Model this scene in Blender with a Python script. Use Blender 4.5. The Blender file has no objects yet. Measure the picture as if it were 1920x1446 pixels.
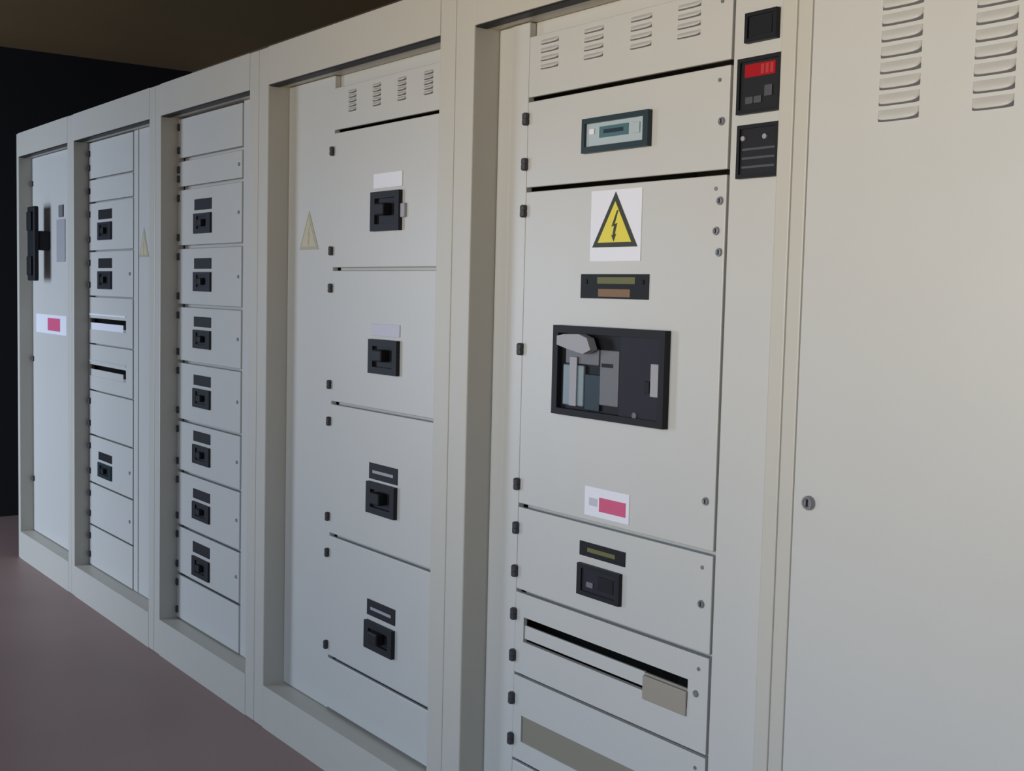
import bpy, bmesh, math, random
from mathutils import Matrix, Vector
random.seed(4)
scene = bpy.context.scene
col = scene.collection

# ------------------------------------------------------------------ camera
def make_camera():
    yaw, pitch, roll = math.radians(-53.6), math.radians(-4.25), math.radians(1.385)
    fw = Vector((math.sin(yaw)*math.cos(pitch), math.cos(yaw)*math.cos(pitch), math.sin(pitch)))
    rt = fw.cross(Vector((0, 0, 1))).normalized()
    up = rt.cross(fw)
    rt, up = math.cos(roll)*rt + math.sin(roll)*up, -math.sin(roll)*rt + math.cos(roll)*up
    cd = bpy.data.cameras.new('camera')
    cd.sensor_fit = 'HORIZONTAL'; cd.sensor_width = 36
    cd.lens = 2284/1920*36
    cd.clip_start = .05
    co = bpy.data.objects.new('camera', cd); col.objects.link(co)
    m = Matrix((rt, up, -fw)).transposed().to_4x4()
    m.translation = (6.32, -1.605, 1.372)
    co.matrix_world = m
    scene.camera = co
make_camera()

# ------------------------------------------------------------------ world and daylight
w = bpy.data.worlds.new('world'); scene.world = w; w.use_nodes = True
bg = w.node_tree.nodes['Background']
bg.inputs[0].default_value = (.62, .74, 1, 1); bg.inputs[1].default_value = .25

def area(name, loc, size, power, colour, rx, spread=180):
    l = bpy.data.lights.new(name, 'AREA'); l.shape = 'RECTANGLE'
    l.size, l.size_y = size; l.energy = power; l.color = colour; l.spread = math.radians(spread)
    o = bpy.data.objects.new(name, l); col.objects.link(o)
    o.location = loc; o.rotation_euler = (math.radians(rx), 0, 0)
    return o
# daylight entering by the window and the doorway of the wall opposite the row:
# sky light falling in, and warmer light thrown up by the ground outside
WIN = (3.4, 7.5, .85, 2.25)      # window opening x0 x1 z0 z1
DOR = (-.95, .75, .0, 2.10)      # doorway opening
YW = -3.1
area('window_sky_light', (5.45, YW-.30, 1.65), (4.0, 1.2), 49, (.54, .73, 1), 64, 120)
area('window_ground_light', (5.45, YW-.30, 1.25), (4.0, .8), 39, (1, .75, .37), 118, 100)
area('doorway_sky_light', (-.1, YW-.30, 1.15), (1.6, 1.9), 100, (.64, .78, 1), 74, 150)

scene.view_settings.view_transform = 'Standard'
scene.view_settings.look = 'None'
scene.view_settings.gamma = 1
scene.view_settings.use_curve_mapping = False
scene.view_settings.exposure = 0

# ------------------------------------------------------------------ materials
def mat(name, c, rough=.5, metal=0, noise=0, nscale=8, bump=0, bscale=400, emit=None, spec=.5, c2=None):
    m = bpy.data.materials.new(name); m.use_nodes = True
    nt = m.node_tree; b = nt.nodes['Principled BSDF']
    b.inputs['Base Color'].default_value = (*c, 1)
    b.inputs['Roughness'].default_value = rough
    b.inputs['Metallic'].default_value = metal
    b.inputs['Specular IOR Level'].default_value = spec
    tc = nt.nodes.new('ShaderNodeTexCoord')
    if noise:
        n = nt.nodes.new('ShaderNodeTexNoise'); n.inputs['Scale'].default_value = nscale
        n.inputs['Detail'].default_value = 4
        nt.links.new(tc.outputs['Object'], n.inputs['Vector'])
        mx = nt.nodes.new('ShaderNodeMix'); mx.data_type = 'RGBA'
        d = c2 if c2 else tuple(v*(1-noise) for v in c)
        mx.inputs['A'].default_value = (*c, 1); mx.inputs['B'].default_value = (*d, 1)
        nt.links.new(n.outputs['Fac'], mx.inputs['Factor'])
        nt.links.new(mx.outputs['Result'], b.inputs['Base Color'])
    if bump:
        n2 = nt.nodes.new('ShaderNodeTexNoise'); n2.inputs['Scale'].default_value = bscale
        bp = nt.nodes.new('ShaderNodeBump'); bp.inputs['Strength'].default_value = bump
        bp.inputs['Distance'].default_value = .001
        nt.links.new(tc.outputs['Object'], n2.inputs['Vector'])
        nt.links.new(n2.outputs['Fac'], bp.inputs['Height'])
        nt.links.new(bp.outputs['Normal'], b.inputs['Normal'])
    if emit:
        b.inputs['Emission Color'].default_value = (*emit[0], 1)
        b.inputs['Emission Strength'].default_value = emit[1]
    return m
M = dict(
    frame=mat('cream_frame_paint', (.53, .50, .43), .42, noise=.05, bump=.08),
    door=mat('pale_door_paint', (.56, .545, .50), .36, noise=.04, bump=.08),
    steel=mat('carcass_steel', (.35, .34, .31), .5),
    black=mat('black_plastic', (.010, .010, .011), .5, spec=.25),
    dark=mat('dark_grey_plastic', (.017, .017, .019), .5, spec=.2),
    slate=mat('slate_plastic', (.022, .021, .029), .5, spec=.2),
    dim=mat('dim_grey_print', (.065, .063, .07), .5),
    mid=mat('mid_grey_plastic', (.15, .15, .16), .5),
    light=mat('light_grey_plastic', (.34, .33, .34), .45),
    white=mat('white_plate', (.78, .77, .80), .4),
    lilac=mat('pale_lilac_plate', (.52, .50, .56), .4),
    chrome=mat('zinc_lock', (.30, .30, .31), .35, metal=.6),
    hinge=mat('dark_hinge', (.05, .048, .052), .5, spec=.3),
    yellow=mat('warning_yellow', (.75, .62, .02), .4),
    ink=mat('warning_black', (.03, .03, .012), .5),
    faded=mat('faded_warning_yellow', (.52, .45, .29), .5),
    fink=mat('faded_warning_ink', (.40, .36, .26), .5),
    pink=mat('label_red', (.62, .09, .19), .5),
    olive=mat('engraved_olive', (.13, .13, .03), .5),
    orange=mat('engraved_orange', (.22, .115, .045), .5),
    red=mat('red_display', (.20, .004, .006), .3, emit=((1, .01, .015), .14)),
    redhi=mat('red_display_segments', (.3, .03, .03), .3, emit=((1, .1, .1), .12)),
    teal=mat('teal_bezel', (.020, .037, .041), .4, spec=.3),
    lcdface=mat('pale_display_face', (.42, .49, .50), .35),
    lcd=mat('liquid_crystal', (.07, .15, .16), .25),
    cyan=mat('pale_cyan_cover', (.17, .215, .23), .35),
    tealdark=mat('dark_teal_panel', (.012, .028, .035), .4, spec=.3),
    beige=mat('beige_blanking', (.33, .285, .225), .55),
    taupe=mat('taupe_blanking', (.25, .225, .17), .55),
    floor=mat('red_brown_floor', (.33, .215, .195), .45, noise=1, nscale=1.6, c2=(.25, .17, .155), bump=.15, bscale=60),
    wallrear=mat('brown_wall_paint', (.13, .085, .045), .8, noise=.3, nscale=2),
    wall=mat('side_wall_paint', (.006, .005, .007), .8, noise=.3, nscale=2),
    wallfront=mat('pale_wall_paint', (.24, .215, .18), .8, noise=.1, nscale=2),
    ceil=mat('dark_brown_ceiling', (.18, .115, .045), .7, noise=.35, nscale=1.3),
    wood=mat('window_wood', (.25, .16, .09), .5),
)

# ------------------------------------------------------------------ helpers
WP = {}                                  # world position of every object
def link(name, me, parent, pos):
    o = bpy.data.objects.new(name, me); col.objects.link(o)
    pos = Vector(pos)
    if parent is not None:
        o.parent = parent; o.location = pos - WP[parent]
    else:
        o.location = pos
    WP[o] = pos
    return o
def add_box(bm, x0, x1, y0, y1, z0, z1, mi=0):
    r = bmesh.ops.create_cube(bm, size=1)
    for v in r['verts']:
        v.co = Vector((x0+(v.co.x+.5)*(x1-x0), y0+(v.co.y+.5)*(y1-y0), z0+(v.co.z+.5)*(z1-z0)))
    for f in {f for v in r['verts'] for f in v.link_faces}: f.material_index = mi
    return r
def finish(bm, mats, smooth=False):
    me = bpy.data.meshes.new('mesh')
    bmesh.ops.recalc_face_normals(bm, faces=bm.faces)
    bm.to_mesh(me); bm.free()
    for m in (mats if isinstance(mats, (list, tuple)) else [mats]): me.materials.append(M[m])
    if smooth:
        for p in me.polygons: p.use_smooth = True
    return me
CACHE = {}
def box_mesh(sx, sy, sz, m, bev=0):
    k = (round(sx, 5), round(sy, 5), round(sz, 5), m, bev)
    if k not in CACHE:
        bm = bmesh.new(); add_box(bm, -sx/2, sx/2, 0, sy, -sz/2, sz/2)
        if bev: bmesh.ops.bevel(bm, geom=list(bm.edges), offset=bev, segments=2, profile=.5, affect='EDGES')
        CACHE[k] = finish(bm, m)
    return CACHE[k]
def slab(name, parent, x0, x1, z0, z1, yf, t, m, bev=0, label=None):
    """a board whose front face is at y = yf and that reaches back by t"""
    o = link(name, box_mesh(x1-x0, t, z1-z0, m, bev), parent, ((x0+x1)/2, yf, (z0+z1)/2))
    if label: o['label'] = label
    return o
def ring(name, parent, x0, x1, z0, z1, hx0, hx1, hz0, hz1, yf, t, m, label=None):
    """a board with a rectangular hole"""
    cx, cz = (x0+x1)/2, (z0+z1)/2
    bm = bmesh.new()
    O = [(x0, z0), (x1, z0), (x1, z1), (x0, z1)]; I = [(hx0, hz0), (hx1, hz0), (hx1, hz1), (hx0, hz1)]
    v = {}
    for k, y in (('f', 0), ('b', t)):
        v[k] = [bm.verts.new((a-cx, y, b-cz)) for a, b in O+I]
    for i in range(4):
        j = (i+1) % 4
        for k in 'fb': bm.faces.new((v[k][i], v[k][j], v[k][4+j], v[k][4+i]))
        bm.faces.new((v['f'][i], v['f'][j], v['b'][j], v['b'][i]))
        bm.faces.new((v['f'][4+i], v['f'][4+j], v['b'][4+j], v['b'][4+i]))
    o = link(name, finish(bm, m), parent, (cx, yf, cz))
    if label: o['label'] = label
    return o
def poly(name, parent, pts, yf, t, m, label=None):
    """flat outline in x and z, extruded back by t"""
    cx = sum(p[0] for p in pts)/len(pts); cz = sum(p[1] for p in pts)/len(pts)
    bm = bmesh.new()
    a = [bm.verts.new((x-cx, 0, z-cz)) for x, z in pts]; b = [bm.verts.new((x-cx, t, z-cz)) for x, z in pts]
    bm.faces.new(a); bm.faces.new(b[::-1])
    n = len(pts)
    for i in range(n): bm.faces.new((a[i], b[i], b[(i+1) % n], a[(i+1) % n]))
    o = link(name, finish(bm, m), parent, (cx, yf, cz))
    if label: o['label'] = label
    return o
def disc(name, parent, x, z, yf, r, t, m, seg=16, slot=None):
    """short round stud, its face at yf, with a raised rim and optional key slot"""
    k = ('disc', r, t, m, seg, slot)
    if k not in CACHE:
        bm = bmesh.new()
        prof = [(0, .2*t), (.55*r, .2*t), (.68*r, 0), (.9*r, 0), (r, .25*t), (r, t)]
        rings = []
        for pr, py in prof[1:]:
            rings.append([bm.verts.new((pr*math.cos(2*math.pi*i/seg), py, pr*math.sin(2*math.pi*i/seg))) for i in range(seg)])
        bm.faces.new(rings[0])
        for A, B in zip(rings, rings[1:]):
            for i in range(seg): bm.faces.new((A[i], A[(i+1) % seg], B[(i+1) % seg], B[i]))
        if slot: add_box(bm, -.12*r, .12*r, -.05*t, .5*t, -.5*r, .5*r, 1)
        CACHE[k] = finish(bm, [m, slot] if slot else m)
    return link(name, CACHE[k], parent, (x, yf, z))
def louvre_mesh(wd, h, out, m):
    """pressed louvre: bulges outwards towards its lower lip, ends rounded"""
    k = ('louvre', wd, h, out, m)
    if k not in CACHE:
        bm = bmesh.new(); rows = []
        for i in range(17):
            u = -math.cos(math.pi*i/16); s = max(0.02, math.sqrt(max(0, 1-abs(u)**5)))
            x = u*wd/2
            rows.append([bm.verts.new((x, -.0003, h*.5)), bm.verts.new((x, -out*.7*s, h*.05)),
                         bm.verts.new((x, -out*s, -h*.38*s)), bm.verts.new((x, -out*.9*s, -h*.5*s)), bm.verts.new((x, -.0004, -h*.5-h*.10*s))])
        for A, B in zip(rows, rows[1:]):
            for j in range(4): bm.faces.new((A[j], A[j+1], B[j+1], B[j])).material_index = int(j == 3)   # closed face under the lip, grey painted in as the mouth's shade
        CACHE[k] = finish(bm, [m, 'mid'], True)
    return CACHE[k]
def hinge(parent, x, z, yf, h=.026, r=.0075):
    """round hinge barrel with a pin head"""
    k = ('hinge', h, r)
    if k not in CACHE:
        bm = bmesh.new()
        prof = [(.0, -h/2), (r*.6, -h/2), (r, -h/2+.003), (r, -.001), (r*.8, -.0006), (r*.8, .0006), (r, .001), (r, h/2-.003), (r*.6, h/2), (0, h/2)]
        seg = 10; rr = [[bm.verts.new((max(p, 1e-5)*math.cos(2*math.pi*i/seg), max(p, 1e-5)*math.sin(2*math.pi*i/seg), q)) for i in range(seg)] for p, q in prof]
        for A, B in zip(rr, rr[1:]):
            for i in range(seg): bm.faces.new((A[i], A[(i+1) % seg], B[(i+1) % seg], B[i]))
        CACHE[k] = finish(bm, 'hinge')
    return link('hinge', CACHE[k], parent, (x, yf-.003, z))
def structure(name, bm, m):
    o = link(name, finish(bm, m), None, (0, 0, 0)); o['kind'] = 'structure'; return o

# ------------------------------------------------------------------ the room
XL, XR, YB, ZC = -1.15, 8.2, 1.35, 2.72
bm = bmesh.new(); add_box(bm, XL, XR, YW, YB, -.1, 0); structure('floor', bm, 'floor')
bm = bmesh.new(); add_box(bm, XL-.2, XR+.2, YW-.2, YB+.2, ZC, ZC+.12); ceiling = structure('ceiling', bm, 'ceil')
bm = bmesh.new(); add_box(bm, XL-.2, XR+.2, YB, YB+.2, -.1, ZC); structure('wall_rear', bm, 'wallrear')
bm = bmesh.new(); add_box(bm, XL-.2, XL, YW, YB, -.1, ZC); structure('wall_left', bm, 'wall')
bm = bmesh.new(); add_box(bm, XR, XR+.2, YW, YB, -.1, ZC); structure('wall_right', bm, 'wallfront')
bm = bmesh.new()
y0, y1 = YW-.2, YW
add_box(bm, XL-.2, DOR[0], y0, y1, -.1, ZC); add_box(bm, DOR[0], DOR[1], y0, y1, DOR[3], ZC)
add_box(bm, DOR[1], WIN[0], y0, y1, -.1, ZC); add_box(bm, WIN[0], WIN[1], y0, y1, -.1, WIN[2])
add_box(bm, WIN[0], WIN[1], y0, y1, WIN[3], ZC); add_box(bm, WIN[1], XR+.2, y0, y1, -.1, ZC)
structure('wall_front', bm, 'wallfront')
win = ring('window_1', None, WIN[0], WIN[1], WIN[2], WIN[3], WIN[0]+.06, WIN[1]-.06, WIN[2]+.06, WIN[3]-.06, YW-.15, .08, 'wood')
win['kind'] = 'structure'
for i in range(1, 3):
    x = WIN[0]+(WIN[1]-WIN[0])*i/3
    slab('mullion', win, x-.025, x+.025, WIN[2]+.06, WIN[3]-.06, YW-.14, .06, 'wood')
bm = bmesh.new()
for x0, x1, z0, z1 in ((DOR[0], DOR[0]+.05, 0, DOR[3]), (DOR[1]-.05, DOR[1], 0, DOR[3]), (DOR[0]+.05, DOR[1]-.05, DOR[3]-.05, DOR[3])):
    add_box(bm, x0, x1, YW-.17, YW-.02, z0, z1)
structure('trim_1', bm, 'wood')

# ------------------------------------------------------------------ the row of cabinets
H, ZT, ZB, D, DEPTH = 2.10, 1.987, .135, .065, .80
def cabinet(x0, x1, ox0, ox1, label, flush=False):
    e = bpy.data.objects.new('switchboard_cabinet', None); col.objects.link(e)
    e.location = ((x0+x1)/2, 0, 0); WP[e] = Vector(e.location)
    e['label'] = label; e['category'] = 'cabinet'; e['group'] = 'cabinets of the switchboard row'
    g = .0008
    x0 += g; x1 -= g
    slab('stile', e, x0, ox0, 0, H, 0, .09, 'frame', .003)
    slab('stile', e, ox1, x1, 0, H, 0, .09, 'frame', .003)
    slab('top_rail', e, ox0, ox1, ZT, H, 0, .09, 'frame')
    if not flush: slab('soffit', e, ox0+.001, ox1-.001, ZT, ZT+.015, .09, .025, 'frame')
    slab('bottom_rail', e, ox0, ox1, 0, ZB, 0, .09, 'frame')
    if not flush: slab('soffit_shade_strip', e, ox0+.001, ox1-.001, ZT-.004, ZT, .004, .030, 'black')  # black strip standing in for the shade below the top rail
    # hollow carcass behind the frame
    cx = (x0+x1)/2; bm = bmesh.new()
    add_box(bm, x0-cx, x0-cx+.004, 0, DEPTH-.09, 0, H); add_box(bm, x1-cx-.004, x1-cx, 0, DEPTH-.09, 0, H)
    add_box(bm, x0-cx+.004, x1-cx-.004, DEPTH-.094, DEPTH-.09, 0, H)
    add_box(bm, x0-cx+.004, x1-cx-.004, 0, DEPTH-.094, H-.004, H); add_box(bm, x0-cx+.004, x1-cx-.004, 0, DEPTH-.094, 0, .004)
    link('carcass', finish(bm, 'steel'), e, (cx, .09, 0))
    return e
def strip(e, x0, x1, y=D+.004):
    return slab('mounting_strip', e, x0, x1, ZB+.002, ZT-.002, y, .018, 'door', .0015)
GAP = .0035
def gap_filler(e, x0, x1, z):  # bar added behind a door gap so the gap looks less black
    return slab('gap_filler', e, x0+.006, x1-.006, z-.012, z+.012, D+.024, .009, 'door')
def door(e, x0, x1, z0, z1, gap=GAP, y=D, name='door', t=.010):
    return slab(name, e, x0, x1, z0+gap, z1-gap, y, t, 'door', .002)
def dark_plate(e, x0, x1, z0, z1, m='black'):
    p = slab('name_plate', e, x0, x1, z0, z1, D-.0025, .0025, m, .0006)
    return p

# ---- 1: plain tall door with a lever handle
c1 = cabinet(0, .88, .035, .836, 'cream cabinet with one tall plain door, black bar handle and pink-red label')
d = door(c1, .037, .655, ZB, ZT)
slab('side_panel', c1, .66, .834, ZB+.003, ZT-.003, D+.004, .018, 'door', .0015)
# bar handle standing off the door on a hub
hd = slab('bar_handle', c1, .225, .345, 1.385, 1.735, D-.075, .022, 'dark', .006, 'dark upright bar handle')
slab('hub', hd, .26, .345, 1.53, 1.62, D-.054, .054, 'black', .008)
slab('grip', hd, .250, .320, 1.41, 1.50, D-.086, .0108, 'dark', .004)
slab('grip', hd, .250, .320, 1.62, 1.71, D-.086, .0108, 'dark', .004)
gp = slab('grey_plate', c1, .455, .585, 1.475, 1.67, D-.004, .004, 'light', .001, 'small grey plate beside the bar handle')
slab('catch', gp, .50, .56, 1.68, 1.735, D-.008, .008, 'mid', .002)
lb = slab('label_sticker', c1, .10, .60, 1.135, 1.225, D-.0015, .0015, 'white', 0, 'white sticker with a pink-red block')
slab('red_block', lb, .30, .50, 1.15, 1.21, D-.0022, .0006, 'pink')
for z in (.4, 1.0, 1.86): hinge(d, .048, z, D)

# ---- small breaker with a name plate above it
def small_breaker(e, x0, x1, zt, zb, body='slate'):
    """zt top of plate, zb bottom of breaker"""
    h = zt-zb
    pl = dark_plate(e, x0, x1, zt-h*.32, zt)
    b = ring('breaker', e, x0, x1, zb, zt-h*.42, x0+.03, x1-.03, zb+h*.13, zt-h*.50, D-.007, .007, body)
    slab('toggle_recess', b, x0+.03, x1-.03, zb+h*.13, zt-h*.50, D-.002, .002, 'black')
    slab('toggle', b, (x0+x1)/2-.018, (x0+x1)/2+.018, zb+h*.20, zb+h*.40, D-.018, .0158, 'dark', .003)
    return b

# ---- modular row: a panel with a long slot and blanking pieces inside
def slot_panel(e, x0, x1, z0, z1, hx0, hx1, hz0, hz1):
    p = ring('slotted_panel', e, x0, x1, z0+GAP, z1-GAP, hx0, hx1, hz0, hz1, D, .010, 'door')
    return p

# ---- 2: breakers and two slotted rows
c2 = cabinet(.88, 1.908, .925, 1.85, 'cream cabinet with two open slotted panels, three small breakers and a faded yellow triangle')
Z2 = [1.985, 1.825, 1.725, 1.517, 1.322, 1.117, .915, .718, .507, .318, ZB]
DX0, DX1 = .929, 1.483
for i in range(len(Z2)-1):
    z1, z0 = Z2[i], Z2[i+1]
    if i in (4, 5):
        s = slot_panel(c2, DX0, DX1, z0, z1, DX0+.006, 1.405, z0+.062, z0+.112)
        slab('blanking_strip', s, DX0+.007, 1.36, z0+.055, z0+.092, D+.003, .006, 'white' if i == 4 else 'door', .001)
        slab('blanking_strip', s, 1.361, 1.404, z0+.055, z0+.074, D+.003, .006, 'light', .001)
        slab('slot_lip', s, DX0+.006, 1.405, z0+.124, z0+.132, D-.003, .003, 'white' if i == 4 else 'door', .001)
    else:
        dr = door(c2, DX0, DX1, z0, z1)
        if i in (3, 7, 8): disc('screw', dr, DX1-.03, (z0+z1)/2, D-.003, .007, .004, 'chrome')
        hinge(dr, DX0+.012, z1-.05, D); hinge(dr, DX0+.012, z0+.05, D)
strip(c2, 1.487, 1.848)
for z in Z2[1:-1]: gap_filler(c2, DX0, DX1, z)
slab('fold', c2, 1.535, 1.545, ZB+.004, ZT-.004, D, .004, 'door', .001)
small_breaker(c2, 1.06, 1.232, 1.69, 1.562)
small_breaker(c2, 1.06, 1.232, 1.485, 1.355)
small_breaker(c2, 1.06, 1.232, .655, .548, 'tealdark')

def warning(e, xc, z0, wd, h, y, ym, im, back=None, t=.0015):
    """triangle of black border, yellow field and bolt; returns the sign"""
    if back:
        s = slab('warning_sign', e, back[0], back[1], back[2], back[3], y-t, t, 'white', 0, 'yellow danger triangle with a lightning bolt on a white plate')
        y -= t
        tri = poly('triangle_border', s, [(xc-wd/2, z0), (xc+wd/2, z0), (xc, z0+h)], y-.0006, .0006, im)
    else:
        s = tri = poly('warning_sign', e, [(xc-wd/2, z0), (xc+wd/2, z0), (xc, z0+h)], y-.0012, .0012, im, 'faded yellow danger triangle')
        y -= .0006
    k = .74; zc = z0+h*.085
    yel = poly('triangle_field', s, [(xc-wd*k/2, zc), (xc+wd*k/2, zc), (xc, zc+h*k)], y-.0012, .0006, ym)
    B = [(.05, .66), (-.075, .37), (-.01, .385), (-.045, .21), (-.075, .22), (-.012, .10), (.045, .24), (.01, .23), (.065, .43), (.0, .415), (.085, .66)]
    poly('lightning_bolt', s, [(xc+a*wd*.9, z0+b*h) for a, b in B], y-.0018, .0006, im)
    return s
warning(c2, 1.603, 1.485, .11, .115, D+.004, 'faded', 'fink')

# ---- 3: seven small breakers
c3 = cabinet(1.908, 2.80, 1.966, 2.733, 'cream cabinet with seven alike small breakers in one tall column')
Z3 = [1.985, 1.832, 1.729, 1.517, 1.304, 1.10, .884, .695, .49, .308, ZB]
for i in range(len(Z3)-1):
    dr = door(c3, 1.970, 2.531, Z3[i+1], Z3[i], .0065 if i < 4 else .005)
    hinge(dr, 1.979, Z3[i]-.035, D+.002); hinge(dr, 1.979, Z3[i+1]+.035, D+.002)
    if 1 <= i <= 8: disc('screw', dr, 2.51, (Z3[i]+Z3[i+1])/2, D-.003, .006, .004, 'chrome')
strip(c3, 2.536, 2.731)
for z in Z3[1:-1]: gap_filler(c3, 1.970, 2.531, z)
slab('fold', c3, 2.585, 2.593, ZB+.004, ZT-.004, D, .004, 'door', .001)
for i, (zt, zb) in enumerate([(1.683, 1.562), (1.475, 1.358), (1.268, 1.156), (1.06, .945), (.858, .742), (.648, .540), (.455, .332)]):
    small_breaker(c3, 2.130, 2.282, zt, zb, 'slate' if i < 2 else 'dark')

# ---- 4: four large breakers
c4 = cabinet(2.80, 3.888, 2.868, 3.82, 'cream cabinet with four large square black breakers on hinged doors')
Z4 = [1.952, 1.825, 1.434, 1.048, .661, .297, ZB+.004]
strip(c4, 2.870, 3.164)
for z in Z4[2:-1]: gap_filler(c4, 3.169, 3.733, z)
strip(c4, 3.738, 3.818)
slab('fold', c4, 3.772, 3.778, ZB+.004, ZT-.004, D, .004, 'door', .001)
slab('header', c4, 3.10, 3.80, 1.953, ZT-.001, D+.023, .008, 'door')
for i in range(len(Z4)-1):
    dr = door(c4, 3.169, 3.733, Z4[i+1], Z4[i], .0045)
    if i == 0:
        for gx in (3.275, 3.41, 3.54, 3.67):
            for k in range(5):
                link('louvre', louvre_mesh(.04, .0095, .009, 'door'), dr, (gx, D, 1.928-k*.0125))
    elif i < 5:
        hinge(dr, 3.166, Z4[i]-.055, D-.002); hinge(dr, 3.166, Z4[i+1]+(.052 if i < 4 else .034), D-.002)
for i, (pt, pb, bt, bb, m) in enumerate([(1.690, 1.650, 1.640, 1.535, 'white'), (1.285, 1.252, 1.243, 1.150, 'lilac'), (.902, .874, .851, .765, 'dark'), (.520, .475, .462, .385, 'dark')]):
    x0, x1 = 3.402, 3.552
    if i in (0, 1): bb += 0
    pl = slab('name_plate', c4, x0, x1, pt-.044 if i > 1 else pb, pt, D-.0025, .0025, m, .0006)
    if i > 1:
        slab('engraved_line', pl, x0+.02, x1-.02, pt-.027, pt-.019, D-.0031, .0006, 'light')
    b = ring('breaker', c4, x0, x1, bb, bt, x0+.024, x1-.022, bb+.018, bt-.018, D-.012, .012, 'dark')
    slab('toggle_recess', b, x0+.024, x1-.022, bb+.018, bt-.018, D-.003, .003, 'black')
    slab('toggle', b, 3.452, 3.502, (bb+bt)/2-.012, (bb+bt)/2+.020, D-.030, .027, 'black', .004)
    if i == 0: slab('side_tab', b, x1, x1+.022, 1.568, 1.605, D-.008, .008, 'light', .002)
warning(c4, 3.012, 1.492, .125, .115, D+.004, 'faded', 'fink')

# ---- 5: incomer with the air circuit breaker, signs and meters
c5 = cabinet(3.888, 4.922, 3.965, 4.888, 'cream cabinet with a yellow danger sign, dark air circuit breaker and three black panel meters')
Z5 = [1.955, 1.811, 1.610, .889, .690, .494, .290, ZB+.004]
slab('mounting_strip', c5, 3.967, 4.017, ZB+.002, ZT-.002, D+.006, .018, 'door', .002)
slab('mounting_strip', c5, 4.019, 4.086, ZB+.002, ZT-.002, D+.003, .018, 'door', .002)
strip(c5, 4.716, 4.886, D+.002)
for z in Z5[3:-1]: gap_filler(c5, 4.091, 4.711, z)
slab('header', c5, 4.03, 4.80, 1.956, ZT-.001, D+.023, .008, 'door')
for i in range(len(Z5)-1):
    z1, z0 = Z5[i], Z5[i+1]
    if i == 4:
        dr = slot_panel(c5, 4.091, 4.711, z0, z1, 4.122, 4.657, .574, .632)
        slab('blanking_strip', dr, 4.123, 4.530, .5815, .6125, D+.003, .006, 'door', .001)
        slab('blanking_strip', dr, 4.531, 4.656, .5815, .6115, D+.003, .006, 'beige', .001)
        slab('cover_flap', dr, 4.532, 4.657, .558, .608, D-.005, .005, 'beige', .002, 'taupe plastic flap over the slot')
        disc('screw', dr, 4.68, .61, D-.003, .007, .004, 'chrome')
    elif i == 5:
        dr = slot_panel(c5, 4.091, 4.711, z0, z1, 4.122, 4.657, .338, .400)
        slab('blanking_strip', dr, 4.123, 4.656, .336, .402, D+.003, .006, 'taupe', .001)
    else:
        dr = door(c5, 4.091, 4.711, z0, z1, .005 if i < 3 else .004)
    if i == 0:
        for gx in (4.165, 4.315, 4.462, 4.598):
            for k in range(4):
                link('louvre', louvre_mesh(.062, .010, .007, 'door'), dr, (gx, D, 1.932-k*.018))
    HZ = {1: (1.768, 1.667), 2: (1.562, 1.249, .938), 3: (.836, .735), 4: (.634, .536), 5: (.434, .337)}
    for z in HZ.get(i, ()): hinge(dr, 4.089, z, D-.002, .028, .0085)
    LZ = {1: ((4.694, 1.704),), 2: ((4.697, 1.557), (4.690, 1.501), (4.699, 1.461), (4.688, .988)), 3: ((4.686, .788),)}
    for x, z in LZ.get(i, ()): disc('lock', dr, x, z, D-.004, .008, .005, 'chrome', 12, 'dark')
    disc('screw', dr, 4.685, z1-.03, D-.002, .004, .003, 'chrome', 10)
# display unit
u = ring('display_unit', c5, 4.297, 4.503, 1.674, 1.746, 4.307, 4.488, 1.687, 1.735, D-.012, .012, 'teal', 'display with a dark teal bezel and pale face')
slab('display_face', u, 4.307, 4.488, 1.687, 1.735, D-.006, .006, 'lcdface')
slab('screen', u, 4.350, 4.440, 1.703, 1.726, D-.0075, .0014, 'lcd')
slab('screen_line', u, 4.364, 4.425, 1.711, 1.719, D-.0082, .0006, 'tealdark')
slab('key', u, 4.318, 4.334, 1.712, 1.724, D-.009, .003, 'white', .001)
slab('key', u, 4.455, 4.475, 1.703, 1.725, D-.009, .003, 'lcdface', .001)
# danger sign and engraved plate
warning(c5, 4.402, 1.476, .142, .114, D, 'yellow', 'ink', (4.324, 4.482, 1.447, 1.594))
pl = slab('name_plate', c5, 4.297, 4.510, 1.369, 1.420, D-.0025, .0025, 'black', .0006, 'black engraved plate with olive and orange rows')
slab('engraved_line', pl, 4.352, 4.470, 1.400, 1.414, D-.0031, .0006, 'olive')
slab('engraved_line', pl, 4.356, 4.456, 1.373, 1.389, D-.0031, .0006, 'orange')
disc('screw', pl, 4.316, 1.404, D-.0045, .005, .002, 'black', 10); disc('screw', pl, 4.493, 1.404, D-.0045, .005, .002, 'black', 10)
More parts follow.
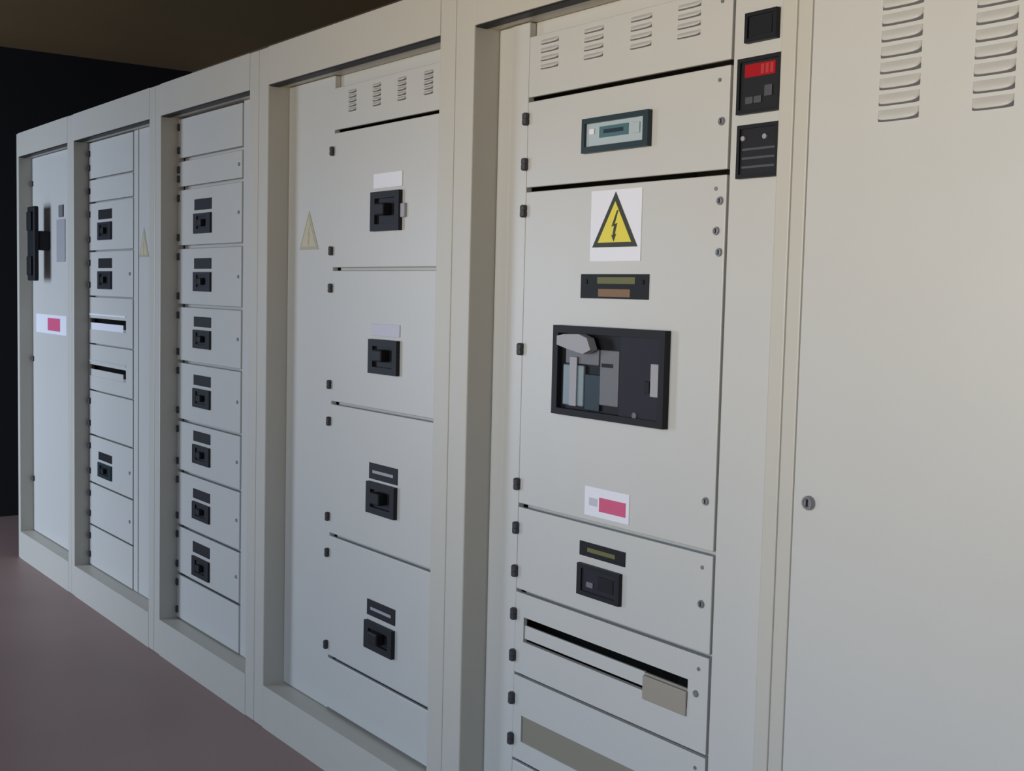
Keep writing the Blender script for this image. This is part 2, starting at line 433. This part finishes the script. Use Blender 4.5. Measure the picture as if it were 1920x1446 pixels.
# air circuit breaker behind its door frame
AX0, AX1, AZ0, AZ1 = 4.223, 4.577, 1.115, 1.309
acb = ring('air_circuit_breaker', c5, AX0, AX1, AZ0, AZ1, AX0+.018, AX1-.016, AZ0+.014, AZ1-.016, D-.016, .016, 'dark', 'dark air circuit breaker with a grey operating panel')
slab('fascia', acb, 4.440, AX1-.016, AZ0+.014, AZ1-.016, D-.010, .010, 'slate')
slab('recess_back', acb, AX0+.018, 4.440, AZ0+.014, AZ1-.016, D-.003, .003, 'black')
slab('operating_panel', acb, 4.378, 4.437, 1.146, 1.262, D-.011, .008, 'mid', .002)
slab('panel_groove', acb, 4.384, 4.420, 1.226, 1.234, D-.0118, .0008, 'dark')
slab('clear_cover', acb, 4.256, 4.326, 1.137, 1.226, D-.012, .009, 'cyan', .003)
slab('white_rib', acb, 4.283, 4.307, 1.137, 1.243, D-.016, .004, 'light', .0015)
slab('dark_panel', acb, 4.328, 4.376, 1.132, 1.208, D-.009, .006, 'tealdark', .001)
slab('upper_block', acb, 4.262, 4.372, 1.228, 1.262, D-.010, .007, 'mid', .002)
ch = poly('charging_handle', acb, [(4.262, 1.268), (4.30, 1.260), (4.35, 1.252), (4.375, 1.262), (4.362, 1.286), (4.335, 1.293), (4.285, 1.291), (4.262, 1.287)], D-.036, .020, 'light', 'pale grey charging handle')
ri = slab('indicator', acb, 4.536, 4.560, 1.176, 1.242, D-.014, .004, 'light', .0015)
slab('push_button', acb, 4.520, 4.533, 1.182, 1.206, D-.014, .004, 'black', .001)
disc('lock', acb, 4.490, 1.134, D-.013, .007, .004, 'mid', 12)
# white label with red lettering block
lb = slab('label_sticker', c5, 4.330, 4.472, .906, .968, D-.0015, .0015, 'white', 0, 'white sticker with a crimson block')
slab('red_block', lb, 4.378, 4.462, .919, .949, D-.0021, .0006, 'pink')
slab('grey_print', lb, 4.345, 4.372, .928, .945, D-.0021, .0006, 'lilac')
# relay
pl = slab('name_plate', c5, 4.318, 4.465, .816, .847, D-.0025, .0025, 'black', .0006)
slab('engraved_line', pl, 4.345, 4.435, .827, .836, D-.0031, .0006, 'olive')
rl = ring('relay', c5, 4.320, 4.457, .732, .800, 4.334, 4.445, .742, .791, D-.010, .010, 'dark', 'small dark blue-grey relay')
slab('relay_face', rl, 4.334, 4.445, .742, .791, D-.006, .006, 'slate')
slab('relay_key', rl, 4.350, 4.372, .752, .764, D-.0085, .0025, 'mid', .001)
slab('relay_window', rl, 4.388, 4.436, .752, .782, D-.0075, .0015, 'black')
# three meters on the strip
def meter(x0, x1, z0, z1):
    yb = D+.002
    m = ring('panel_meter', c5, x0, x1, z0, z1, x0+.007, x1-.007, z0+.007, z1-.007, yb-.011, .011, 'black')
    slab('meter_face', m, x0+.007, x1-.007, z0+.007, z1-.007, yb-.007, .007, 'dark')
    return m
m1 = meter(4.750, 4.825, 1.837, 1.890); m1['label'] = 'small black panel meter without lit figures'
slab('meter_window', m1, 4.762, 4.813, 1.848, 1.880, D-.0065, .0015, 'black')
m2 = meter(4.736, 4.841, 1.710, 1.810); m2['label'] = 'black panel meter with a red lit display'
slab('display', m2, 4.753, 4.825, 1.775, 1.798, D-.0065, .0015, 'red')
for k in range(3): slab('display_figure', m2, 4.792+k*.011, 4.799+k*.011, 1.778, 1.795, D-.0071, .0006, 'redhi')
for k, (bx, bz) in enumerate(((4.757, 1.727), (4.777, 1.727), (4.802, 1.737))):
    slab('button', m2, bx, bx+.018, bz, bz+(.013 if k < 2 else .02), D-.008, .003, 'dim', .001)
m3 = meter(4.741, 4.840, 1.594, 1.690); m3['label'] = 'black panel meter with two pale lamps and printed rows'
for bx in (4.755, 4.807): disc('indicator_lamp', m3, bx, 1.666, D-.009, .005, .004, 'light', 12)
for k in range(3): slab('printed_row', m3, 4.752, 4.830, 1.644-k*.016, 1.648-k*.016, D-.0056, .0006, 'dim')

# ---- 6: plain louvred door
c6 = cabinet(4.922, 5.960, 4.954, 5.925, 'cream cabinet with one wide plain door, louvre columns and a round lock', True)
d6 = slab('louvred_door', c6, 4.957, 5.922, ZB+.004, ZT-.004, -.001, .022, 'door', .002)
for gx, wd in ((5.132, .074), (5.293, .066), (5.458, .074), (5.621, .074), (5.784, .074)):
    for k in range(11):
        link('louvre', louvre_mesh(wd, .017, .008, 'door'), d6, (gx, -.001, 1.9105-k*.0245))
disc('lock', d6, 4.992, 1.037, -.009, .012, .008, 'chrome', 20, 'black')
for z in (.35, 1.05, 1.80): disc('hinge_cap', d6, 5.908, z, -.004, .006, .003, 'chrome', 12)
